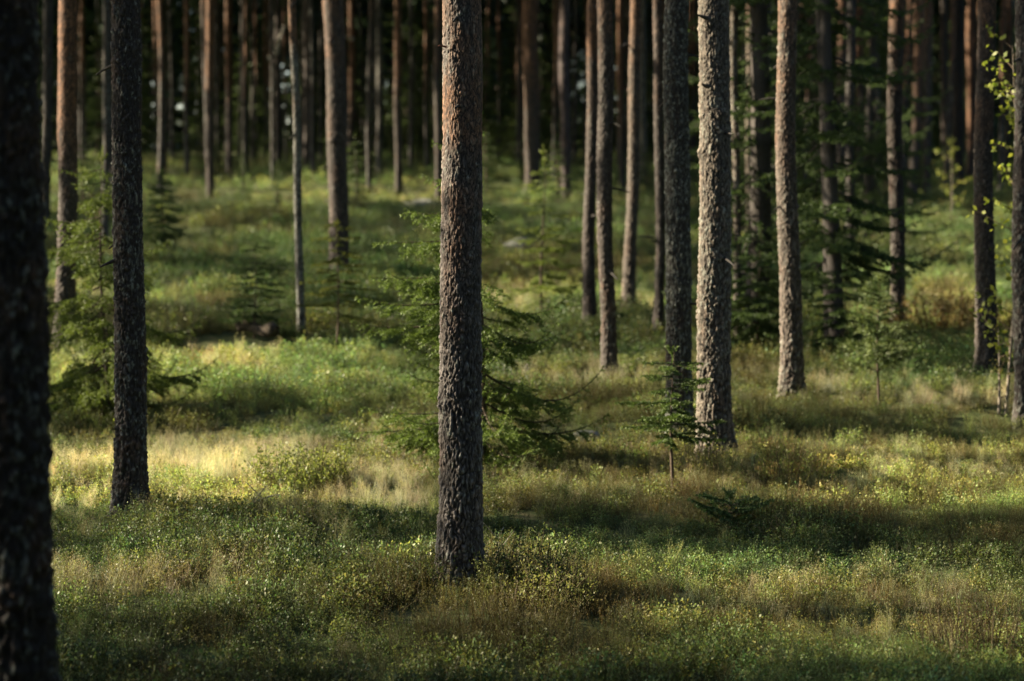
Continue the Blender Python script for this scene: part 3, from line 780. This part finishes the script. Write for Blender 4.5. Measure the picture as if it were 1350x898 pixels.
# trunks
t_line('dark unlit', -60, 640, SH, .22)
t_line('grey green', -60, 540, SH, .2)
t_line('black thin', -60, 460, SH); t_line('grey pine trunk cut', 0, 540, .1)
t_line('thick flaky', -40, 330, 1.0, .2); t_line('thick flaky', 330, 620, .55, .2); t_line('thick flaky', 640, 760, .1, .16)
t_line('pine with broad', -40, 572, 1.0, .2)
t_line('smooth straight', -40, 350, 1.0, .2); t_line('smooth straight', 350, 500, .6, .2)
t_line('slender dark', -20, 190, .85); t_line('slender dark', 200, 480, .08)
t_line('thin pine with warm', 90, 330, .8); t_line('thin brightly', -20, 400, 1.0); t_line('slim pine dark', 0, 170, .7)
t_line('slim pine dark', 200, 430, .05)
t_line('stout pine', -20, 270, .95); t_line('reddish pine', -20, 165, 1.0); t_line('reddish pine', 190, 430, .05)
t_line('pine with strongly', -20, 240, .95); t_line('lone thin', 0, 240, .7); t_line('dark pine at the far', 0, 110, 1); t_line('dark pine at the far', 130, 250, .1)
t_line('thin distant', 0, 80, .8); t_line('distant orange pine with', 0, 180, .8); t_line('pine with patchy', 0, 340, .65)
t_line('thin grey pine with', 130, 320, .7); t_line('distant pale lit', 0, 150, .9); t_line('distant thin pine glowing', 0, 220, .9)
t_line('distant reddish pine', 0, 80, .9); t_line('dark blue', 410, 450, .8); t_line('dark blue', 0, 400, .12); t_line('distant orange pine close', 0, 120, .8); t_line('distant orange pine just', 0, 100, .8)
t_line('thin pale grey', 0, 200, .4); t_line('thin pale grey', 200, 300, .5)
g_box(1055, 1150, 500, 538, 1.0)
g_box(1185, 1350, 516, 548, 1.0)
g_box(690, 860, 486, 527, 1.0)
g_box(760, 1350, 596, 650, 1.0)
g_box(60, 560, 600, 655, 1.0)
g_box(640, 780, 390, 434, 1.0)
g_box(1195, 1290, 288, 343, 1.0)
g_box(1195, 1290, 368, 442, 1.0)
g_box(320, 600, 246, 275, 1.0)
g_box(235, 400, 465, 515, 1.0)
# lit foliage
for (px, py, r_, base, v) in [(100, 300, .5, (140, 548), .8), (110, 225, .3, (140, 548), .9), (225, 225, .25, (140, 548), .9), (220, 280, .25, (140, 548), .8), (100, 380, .3, (140, 548), .6),
                           (520, 300, .4, (640, 612), .9), (505, 400, .5, (640, 612), .95), (560, 350, .3, (640, 612), .7), (660, 215, .2, (640, 612), .8), (690, 540, .4, (640, 612), .25), (716, 240, .7, (716, 422), .8), (716, 330, .6, (716, 422), .6),
                           (1157, 410, .4, (1157, 541), .75), (1320, 110, .3, (1331, 545), .9), (1320, 250, .4, (1331, 545), .8), (1325, 350, .3, (1331, 545), .7),
                           (1252, 240, .8, (1252, 300), .95), (430, 340, .5, (445, 468), .75), (1010, 190, .4, (984, 455), .6), (1130, 230, .4, (1095, 468), .5), (860, 520, .3, (886, 645), .45)]:
    Yd = on_ground(*base)[0][1]
    stamp(at_depth(px, py, Yd)[None], r_, v)

def sun_stencil():  # added foliage, dense where shade is wanted and open where sun should pass
    r = np.random.default_rng(88)
    A = Acc()
    cell = .20
    us = np.arange(UU0, 145, cell); vs = np.arange(-14, 34, cell)
    U, V = np.meshgrid(us, vs, indexing='ij'); U = U.ravel(); V = V.ravel()
    k = (V > -.09 * np.maximum(U, 8) - 1.2) & (V < .25 * np.maximum(U, 8) + 1.5)     # rays that reach the clearing and its trunks
    U, V = U[k], V[k]
    iu = np.clip(((U - UU0) / RES).astype(int), 0, nu - 1); iv = np.clip(((V - VV0) / RES).astype(int), 0, nv - 1)
    Lm = LMAP[iu, iv]
    tau = -np.log(np.clip(Lm, .03, 1))
    size = 1.0 + 1.1 * sstep(20, 60, U)
    lam = tau * cell * cell / (.0052 * size ** 2)
    n = r.poisson(lam)
    idx = np.repeat(np.arange(len(U)), n); m = len(idx)
    u = U[idx] + r.uniform(0, cell, m); v = V[idx] + r.uniform(0, cell, m); size = size[idx]
    ju = np.clip(((u - UU0) / RES).astype(int), 0, nu - 1); jv = np.clip(((v - VV0) / RES).astype(int), 0, nv - 1)
    keep = r.random(m) > sstep(.55, .9, LMAP[ju, jv])          # the openings keep their edges
    u, v, size = u[keep], v[keep], size[keep]; m = len(u)
    ok = np.zeros(m, bool); Pos = np.zeros((m, 3))
    for _ in range(8):
        t = r.uniform(-8, 62, m)
        P = u[:, None] * U1 + v[:, None] * U2 + t[:, None] * S
        z = P[:, 2] - SLOPE * P[:, 1]
        Yd = np.maximum(P[:, 1], .5)
        out = (P[:, 0] < -(.2572 * Yd * 1.18 + 1.6)) | (z > 3.2 + .062 * Yd * 1.25) 
        good = out & (z > .8) & (z < 23) & ~ok & ~((P[:, 0] > 3) & (P[:, 1] < 50))
        Pos[good] = P[good]; ok |= good
    c = Pos[ok]; m = len(c); size = size[ok]
    a = rdirs(m, r) * (size * r.uniform(.06, .13, m))[:, None]; b = unit(np.cross(a, rdirs(m, r))) * (size * r.uniform(.035, .075, m))[:, None]
    A.tris(np.stack([c + a, c - a * .8 + b, c - a * .8 - b], 1), np.array([.03, .05, .018]) * r.uniform(.6, 1.5, (m, 1)))
    print('left wood clumps', m)
    for k in range(70):
        y = r.uniform(0, 120); x = -(.2572 * y * 1.25 + 2.5) - r.uniform(0, 30)
        P = np.array([x, y, 0.]); uu, _v = uv(P[None])
        z = np.linspace(-.3, 19, 60); z0 = float(G(x, y)[0])
        # a trunk only where it leaves the lit openings alone
        line = np.stack([x + 0 * z, y + 0 * z, z0 + z], -1)
        lu, lv = uv(line); iu = np.clip(((lu - UU0) / RES).astype(int), 0, nu - 1); iv = np.clip(((lv - VV0) / RES).astype(int), 0, nv - 1)
        if LMAP[iu, iv].max() > .5: continue
        A.tube(line, np.linspace(.15, .04, 60), (.12, .09, .07), 8)
    o = obj('sun_stencil_foliage', A.mesh('sun_stencil_foliage'), M_NEEDLE)
    tag(o, 'unseen foliage and trunks added left of the clearing to shape the sun patches', kind='stuff')
sun_stencil()
def sky_block_wood():  # unseen trees added to cut the sky light on the trunk fronts
    r = np.random.default_rng(99); A = Acc(); W = Acc()
    spots = []
    for k in range(150):
        y = r.uniform(-42, -6); x = r.uniform(-34, 34); spots.append((x, y))
    for k in range(150):
        y = r.uniform(-6, 105); x = .2572 * max(y, 0) * 1.3 + 3.5 + r.uniform(0, 22); spots.append((x, y))
    for x, y in spots:
        z0 = float(G(x, y)[0]); h = r.uniform(12, 20); R = r.uniform(1.5, 2.6)
        z = np.linspace(-.3, h, 4)
        W.tube(np.stack([x + 0 * z, y + 0 * z, z0 + z], -1), np.array([.15, .12, .09, .03]), np.array([.11, .08, .06]), 6)
        n = 330; lo = .02 if r.random() < .6 else .4
        f = lo + (1 - lo) * r.random(n) ** .9; az = r.uniform(0, 6.28, n); q = R * (1.02 - f) ** .6 * np.sqrt(r.random(n))
        c = np.stack([x + q * np.cos(az), y + q * np.sin(az), z0 + f * h], -1)
        a = rdirs(n, r) * r.uniform(.3, .7, n)[:, None]; b = rdirs(n, r) * r.uniform(.18, .4, n)[:, None]
        A.tris(np.stack([c + a, c - a * .6 + b, c - a * .6 - b], 1), np.array([.035, .055, .025]) * r.uniform(.6, 1.5, (n, 1)))
    A.V += W.V; A.Cc += W.Cc; A.Q += [q + A.n for q in W.Q]
    o = obj('sky_block_forest', A.mesh('sky_block_forest'), M_NEEDLE)
    tag(o, 'unseen conifer wood added to the right and behind to block sky light', kind='stuff')
sky_block_wood()

def stick(label, p0, p1, r0, lift):
    P = on_ground(*p0)[0]; e = on_ground(*p1)[0]
    A = Acc(); s_ = np.linspace(0, 1, 9)
    pts = s_[:, None] * (e - P) + np.stack([.02 * np.sin(s_ * 5), 0 * s_, .05 + lift * s_ + .03 * np.sin(s_ * 3)], -1)
    A.tube(pts, np.linspace(r0, r0 * .4, 9), (.30, .27, .22), 6)
    for q in (.45, .7):
        b = pts[int(q * 8)]; d = np.array([.1, .05, .12]) * (1 if q < .5 else -1); d[2] = abs(d[2])
        A.tube(np.stack([b, b + d * .6, b + d]), np.array([r0 * .5, r0 * .35, r0 * .2]), (.26, .23, .19), 5)
    o = obj('fallen_branch', A.mesh('fallen_branch', True), M_BARK, None, P); tag(o, label, 'branch')
stick('thin pale fallen branch sticking out of the shrubs right of the young spruce', (676, 520), (700, 500), .014, .12)
stick('bare grey twig lying at the right foot of the thick middle pine', (640, 772), (668, 735), .007, .14)
stick('long dead branch lying in the grass below the two lit shrubs on the left', (300, 690), (372, 672), .012, .05)

# ------------------------------------------------------------------ ground cover: tufts of bilberry, grass and heather, scattered as three stuff objects
def tuft_bilberry(seed, big=1.0):
    r = np.random.default_rng(seed); A = Acc()
    for k in range(15):
        a = r.uniform(0, 6.28); q = .15 * math.sqrt(r.random()); b = np.array([math.cos(a) * q, math.sin(a) * q, -.03])
        h = r.uniform(.10, .24); lean = r.normal(size=2) * .05
        e = b + np.array([lean[0], lean[1], h])
        A.tube(np.stack([b, (b + e) / 2 + r.normal(size=3) * .008, e]), np.array([.0022, .0016, .001]), (.35, .30, .16), 3)
        n = 17
        u = r.uniform(.3, 1.05, n); c = b + u[:, None] * (e - b) + r.normal(size=(n, 3)) * .014
        d = unit(rdirs(n, r) + np.array([0, 0, .45])); l = r.uniform(.011, .022, n) * big
        leaves_quads(A, c, d, l, l * .62, r.uniform(.6, 1.45, (n, 1)) * (np.array([1, 1, 1]) + r.normal(size=(n, 3)) * np.array([.12, .05, .1])), r)
    return A.mesh('bilberry_tuft')
def tuft_grass(seed, head=True):
    r = np.random.default_rng(seed); A = Acc()
    n = 46
    a = r.uniform(0, 6.28, n); q = .09 * np.sqrt(r.random(n)); b = np.stack([np.cos(a) * q, np.sin(a) * q, np.full(n, -.02)], -1)
    h = r.uniform(.08, .22, n); az = r.uniform(0, 6.28, n); ln = h * r.uniform(.1, .6, n)
    d = np.stack([np.cos(az), np.sin(az), 0 * az], -1); w = np.stack([-d[:, 1], d[:, 0], 0 * az], -1) * .0017
    P0, P1, P2 = b, b + d * (ln * .3)[:, None] + np.array([0, 0, 1]) * (h * .6)[:, None], b + d * ln[:, None] + np.array([0, 0, 1]) * h[:, None]
    c = r.uniform(.7, 1.3, (n, 1)) * np.ones(3)
    A.quads(np.stack([P0 - w, P0 + w, P1 + w * .8, P1 - w * .8], 1), c * .85); A.quads(np.stack([P1 - w * .8, P1 + w * .8, P2 + w * .25, P2 - w * .25], 1), c)
    if head:
        for k in range(12):
            a = r.uniform(0, 6.28); b = np.array([math.cos(a), math.sin(a), 0]) * .07 * r.random(); e = b + np.array([r.normal() * .05, r.normal() * .05, r.uniform(.17, .31)])
            A.tube(np.stack([b, (b + e) / 2, e]), np.array([.0013, .001, .0007]), (1, .95, .8), 3)
            n = 14; u = r.uniform(.62, 1.03, n); cc = b + u[:, None] * (e - b) + r.normal(size=(n, 3)) * .014
            dd = unit(rdirs(n, r) + np.array([0, 0, .8])); leaves_quads(A, cc, dd, .010, .005, r.uniform(.8, 1.3, (n, 1)) * np.array([1.08, 1.0, .92]), r)
    return A.mesh('grass_tuft')
def tuft_heather(seed):
    r = np.random.default_rng(seed); A = Acc()
    for k in range(20):
        a = r.uniform(0, 6.28); q = .13 * math.sqrt(r.random()); b = np.array([math.cos(a) * q, math.sin(a) * q, -.03])
        e = b + np.array([r.normal() * .06, r.normal() * .06, r.uniform(.12, .26)])
        A.tube(np.stack([b, (b + e) / 2 + r.normal(size=3) * .01, e]), np.array([.002, .0016, .001]), (.6, .45, .3), 3)
        n = 22; u = r.uniform(.25, 1.03, n); c = b + u[:, None] * (e - b) + r.normal(size=(n, 3)) * .007
        d = unit(rdirs(n, r) + np.array([0, 0, .8])); l = r.uniform(.007, .013, n)
        leaves_quads(A, c, d, l, l * .45, r.uniform(.55, 1.4, (n, 1)) * np.ones(3), r)
    return A.mesh('heather_tuft')

def make_group(name, coll):
    ng = bpy.data.node_groups.new(name, 'GeometryNodeTree')
    ng.interface.new_socket('Geometry', in_out='INPUT', socket_type='NodeSocketGeometry')
    ng.interface.new_socket('Geometry', in_out='OUTPUT', socket_type='NodeSocketGeometry')
    N = ng.nodes.new; L = ng.links.new
    gi, go = N('NodeGroupInput'), N('NodeGroupOutput')
    ci = N('GeometryNodeCollectionInfo'); ci.inputs['Collection'].default_value = coll
    ci.inputs['Separate Children'].default_value = True; ci.inputs['Reset Children'].default_value = True
    ip = N('GeometryNodeInstanceOnPoints'); ip.inputs['Pick Instance'].default_value = True
    def attr(nm, dt):
        a = N('GeometryNodeInputNamedAttribute'); a.data_type = dt; a.inputs['Name'].default_value = nm
        return a.outputs['Attribute']
    L(gi.outputs[0], ip.inputs['Points']); L(ci.outputs[0], ip.inputs['Instance'])
    L(attr('idx', 'INT'), ip.inputs['Instance Index']); L(attr('rot', 'FLOAT_VECTOR'), ip.inputs['Rotation']); L(attr('scl', 'FLOAT_VECTOR'), ip.inputs['Scale'])
    L(ip.outputs[0], go.inputs[0])
    return ng

def scatter(name, label, variants, P, scl, tint):
    coll = bpy.data.collections.new(name + '_kinds')
    for k, me in enumerate(variants):
        me.materials.append(M_COVER)
        coll.objects.link(bpy.data.objects.new(me.name.split('.')[0], me))
    n = len(P)
    me = bpy.data.meshes.new(name); me.vertices.add(n); me.vertices.foreach_set('co', P.astype(np.float32).ravel())
    a = me.attributes.new('idx', 'INT', 'POINT'); a.data.foreach_set('value', rng.integers(0, len(variants), n).astype(np.int32))
    rot = np.stack([rng.normal(size=n) * .12, rng.normal(size=n) * .12, rng.uniform(0, 6.28, n)], -1).astype(np.float32)
    a = me.attributes.new('rot', 'FLOAT_VECTOR', 'POINT'); a.data.foreach_set('vector', rot.ravel())
    a = me.attributes.new('scl', 'FLOAT_VECTOR', 'POINT'); a.data.foreach_set('vector', scl.astype(np.float32).ravel())
    t4 = np.ones((n, 4), np.float32); t4[:, :3] = tint
    a = me.attributes.new('tint', 'FLOAT_COLOR', 'POINT'); a.data.foreach_set('color', t4.ravel())
    o = obj(name, me); md = o.modifiers.new('scatter', 'NODES'); md.node_group = make_group(name, coll)
    tag(o, label, kind='stuff')
    print(name, n)

def cover_points():
    zones = [(6.5, 11, 130), (11, 16, 120), (16, 24, 56), (24, 38, 24), (38, 62, 9), (62, 120, 3.0)]
    out = []
    for y0, y1, dens in zones:
        hw = .2572 * y1 * 1.15 + .8
        n = int(dens * 2 * hw * (y1 - y0))
        x = rng.uniform(-hw, hw, n); y = rng.uniform(y0, y1, n)
        k = np.abs(x) < .2572 * y * 1.15 + .8
        out.append(np.stack([x[k], y[k]], -1))
    return np.concatenate(out)
XY = cover_points()
keep = np.ones(len(XY), bool)
for (x, y, r_) in OCC:
    keep &= (XY[:, 0] - x) ** 2 + (XY[:, 1] - y) ** 2 > (r_ + .02) ** 2
XY = XY[keep]
n = len(XY)
Z = G(XY[:, 0], XY[:, 1])
P = np.stack([XY[:, 0], XY[:, 1], Z], -1)
# picture position of each tuft, to place the plant patches and the sunlit strips painted in straw tint
dz = P[:, 2] - CAM_Z
dep = P[:, 1] * CP - dz * SP; upv = P[:, 1] * SP + dz * CP
PX = 675 + F * P[:, 0] / dep; PY = 449 - F * upv / dep
q3 = np.stack([XY[:, 0], XY[:, 1], 0 * Z], -1)
n1 = fbm(q3 * .55, 201, 3); n2 = fbm(q3 * 1.3, 202, 2); n3 = fbm(q3 * .28, 203, 2)
cl = fbm(q3 * 1.0, 301, 2); cl2 = fbm(q3 * np.array([.42, .42, 1]), 302, 2)
clump = sstep(.50, .64, cl)
straw = sstep(.56, .70, n1) * .45 * (1 - .6 * sstep(20, 40, XY[:, 1]))
brown = sstep(.66, .76, n2) * .3
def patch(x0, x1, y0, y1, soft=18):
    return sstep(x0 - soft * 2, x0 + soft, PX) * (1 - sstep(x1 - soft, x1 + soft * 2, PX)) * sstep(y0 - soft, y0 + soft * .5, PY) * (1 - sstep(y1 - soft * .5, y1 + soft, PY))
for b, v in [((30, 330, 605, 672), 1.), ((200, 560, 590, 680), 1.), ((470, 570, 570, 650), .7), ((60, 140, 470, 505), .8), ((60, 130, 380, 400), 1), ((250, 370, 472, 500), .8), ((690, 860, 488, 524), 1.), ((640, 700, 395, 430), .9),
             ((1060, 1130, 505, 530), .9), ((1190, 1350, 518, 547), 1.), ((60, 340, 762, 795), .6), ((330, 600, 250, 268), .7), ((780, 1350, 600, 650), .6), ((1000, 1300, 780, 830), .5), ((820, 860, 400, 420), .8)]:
    straw = np.maximum(straw, patch(*b, soft=12) * v)  # straw grass, plus pale tint painted in where sunlit strips lie
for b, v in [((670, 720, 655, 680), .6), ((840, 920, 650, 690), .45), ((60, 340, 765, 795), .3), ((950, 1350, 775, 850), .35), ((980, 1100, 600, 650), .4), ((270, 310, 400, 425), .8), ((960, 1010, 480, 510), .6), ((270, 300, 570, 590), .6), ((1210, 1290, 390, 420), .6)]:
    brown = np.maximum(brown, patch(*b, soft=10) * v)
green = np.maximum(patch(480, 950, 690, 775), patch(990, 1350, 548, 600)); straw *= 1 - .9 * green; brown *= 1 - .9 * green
far = sstep(30, 60, XY[:, 1])
sel = rng.random(n)
isg = sel < .04 + np.where((PX < 580) & (PY > 560), .78, .42) * straw ** 1.3 * (1 - .5 * far)
isg &= ~((clump > .6) & (rng.random(n) < .8))
ish = (~isg) & (rng.random(n) < .28 + .45 * sstep(.5, .62, n3) + .3 * brown + .25 * (1 - sstep(10.5, 12.5, XY[:, 1])))
isb = ~(isg | ish)
grow = (1 + .12 * sstep(20, 50, XY[:, 1]) + .45 * sstep(50, 100, XY[:, 1])) * (.75 + .6 * n2)
# low growth in front, so the shrubs read as a mat
clump *= 1 - .85 * np.clip(straw * 1.2, 0, 1)
grow *= .80 + (.30 + .35 * sstep(13, 22, XY[:, 1])) * clump
grow *= .68 + .32 * sstep(14, 30, XY[:, 1])
def tint_mix(a, b, m): return np.array(a)[None] * (1 - m[:, None]) + np.array(b)[None] * m[:, None]
jit = (.68 + .62 * sstep(.32, .68, cl2))[:, None] * rng.uniform(.75, 1.3, (n, 1)) * (1 + rng.normal(size=(n, 3)) * np.array([.07, .05, .05]))
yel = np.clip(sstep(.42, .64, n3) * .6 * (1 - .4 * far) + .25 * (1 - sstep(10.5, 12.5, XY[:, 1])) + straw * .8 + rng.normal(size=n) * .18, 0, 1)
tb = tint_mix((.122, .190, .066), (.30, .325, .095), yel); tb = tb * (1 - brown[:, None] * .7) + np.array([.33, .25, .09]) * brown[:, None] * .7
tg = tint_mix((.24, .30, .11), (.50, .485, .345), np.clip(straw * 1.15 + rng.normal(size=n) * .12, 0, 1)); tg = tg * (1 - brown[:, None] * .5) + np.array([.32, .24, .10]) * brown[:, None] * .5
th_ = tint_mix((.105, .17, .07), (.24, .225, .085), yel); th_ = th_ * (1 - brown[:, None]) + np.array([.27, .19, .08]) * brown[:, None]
def sc3(m, zs=1.0): return np.stack([grow[m], grow[m], grow[m] * zs * rng.uniform(.75, 1.25, m.sum())], -1)
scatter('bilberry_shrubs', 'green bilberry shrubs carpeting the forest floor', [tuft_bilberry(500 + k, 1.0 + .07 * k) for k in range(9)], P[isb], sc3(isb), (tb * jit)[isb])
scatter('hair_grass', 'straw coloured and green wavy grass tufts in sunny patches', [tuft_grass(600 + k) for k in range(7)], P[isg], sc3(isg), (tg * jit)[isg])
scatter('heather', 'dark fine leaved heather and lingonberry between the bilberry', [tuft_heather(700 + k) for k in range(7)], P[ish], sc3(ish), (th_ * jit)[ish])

# ------------------------------------------------------------------ light, sky, camera
w = bpy.data.worlds.new('World'); scene.world = w; w.use_nodes = True
nt = w.node_tree; nt.nodes.clear()
sky = nt.nodes.new('ShaderNodeTexSky'); sky.sky_type = 'NISHITA'; sky.sun_disc = False
sky.sun_elevation = SUN_EL
sky.sun_rotation = math.atan2(S[0], S[1])
bg = nt.nodes.new('ShaderNodeBackground'); bg.inputs['Strength'].default_value = .06
wo = nt.nodes.new('ShaderNodeOutputWorld')
nt.links.new(sky.outputs[0], bg.inputs[0]); nt.links.new(bg.outputs[0], wo.inputs[0])
ld = bpy.data.lights.new('sun', 'SUN'); ld.energy = 5.0; ld.angle = math.radians(.5); ld.color = (1.0, .86, .64)
so = bpy.data.objects.new('sun', ld); C.objects.link(so)
so.rotation_euler = Vector(-S).to_track_quat('-Z', 'Y').to_euler(); so.location = (-30, 10, 30)
cd = bpy.data.cameras.new('camera'); cam = bpy.data.objects.new('camera', cd); C.objects.link(cam)
cam.location = (0, 0, CAM_Z); cam.rotation_euler = (math.pi / 2 - PITCH, 0, 0)
cd.lens = 70; cd.sensor_width = 36; cd.clip_end = 2000; cd.clip_start = .1
cd.dof.use_dof = True; cd.dof.focus_distance = 11.55; cd.dof.aperture_fstop = 1.8
scene.camera = cam
vs = scene.view_settings; vs.view_transform = 'Standard'; vs.look = 'None'; vs.exposure = 1.95; vs.gamma = 1
vs.use_curve_mapping = False
cy = scene.cycles
cy.max_bounces = 6; cy.diffuse_bounces = 3; cy.transmission_bounces = 4; cy.glossy_bounces = 2; cy.transparent_max_bounces = 4
cy.use_denoising = True; cy.sample_clamp_indirect = 4
cy.caustics_reflective = False; cy.caustics_refractive = False
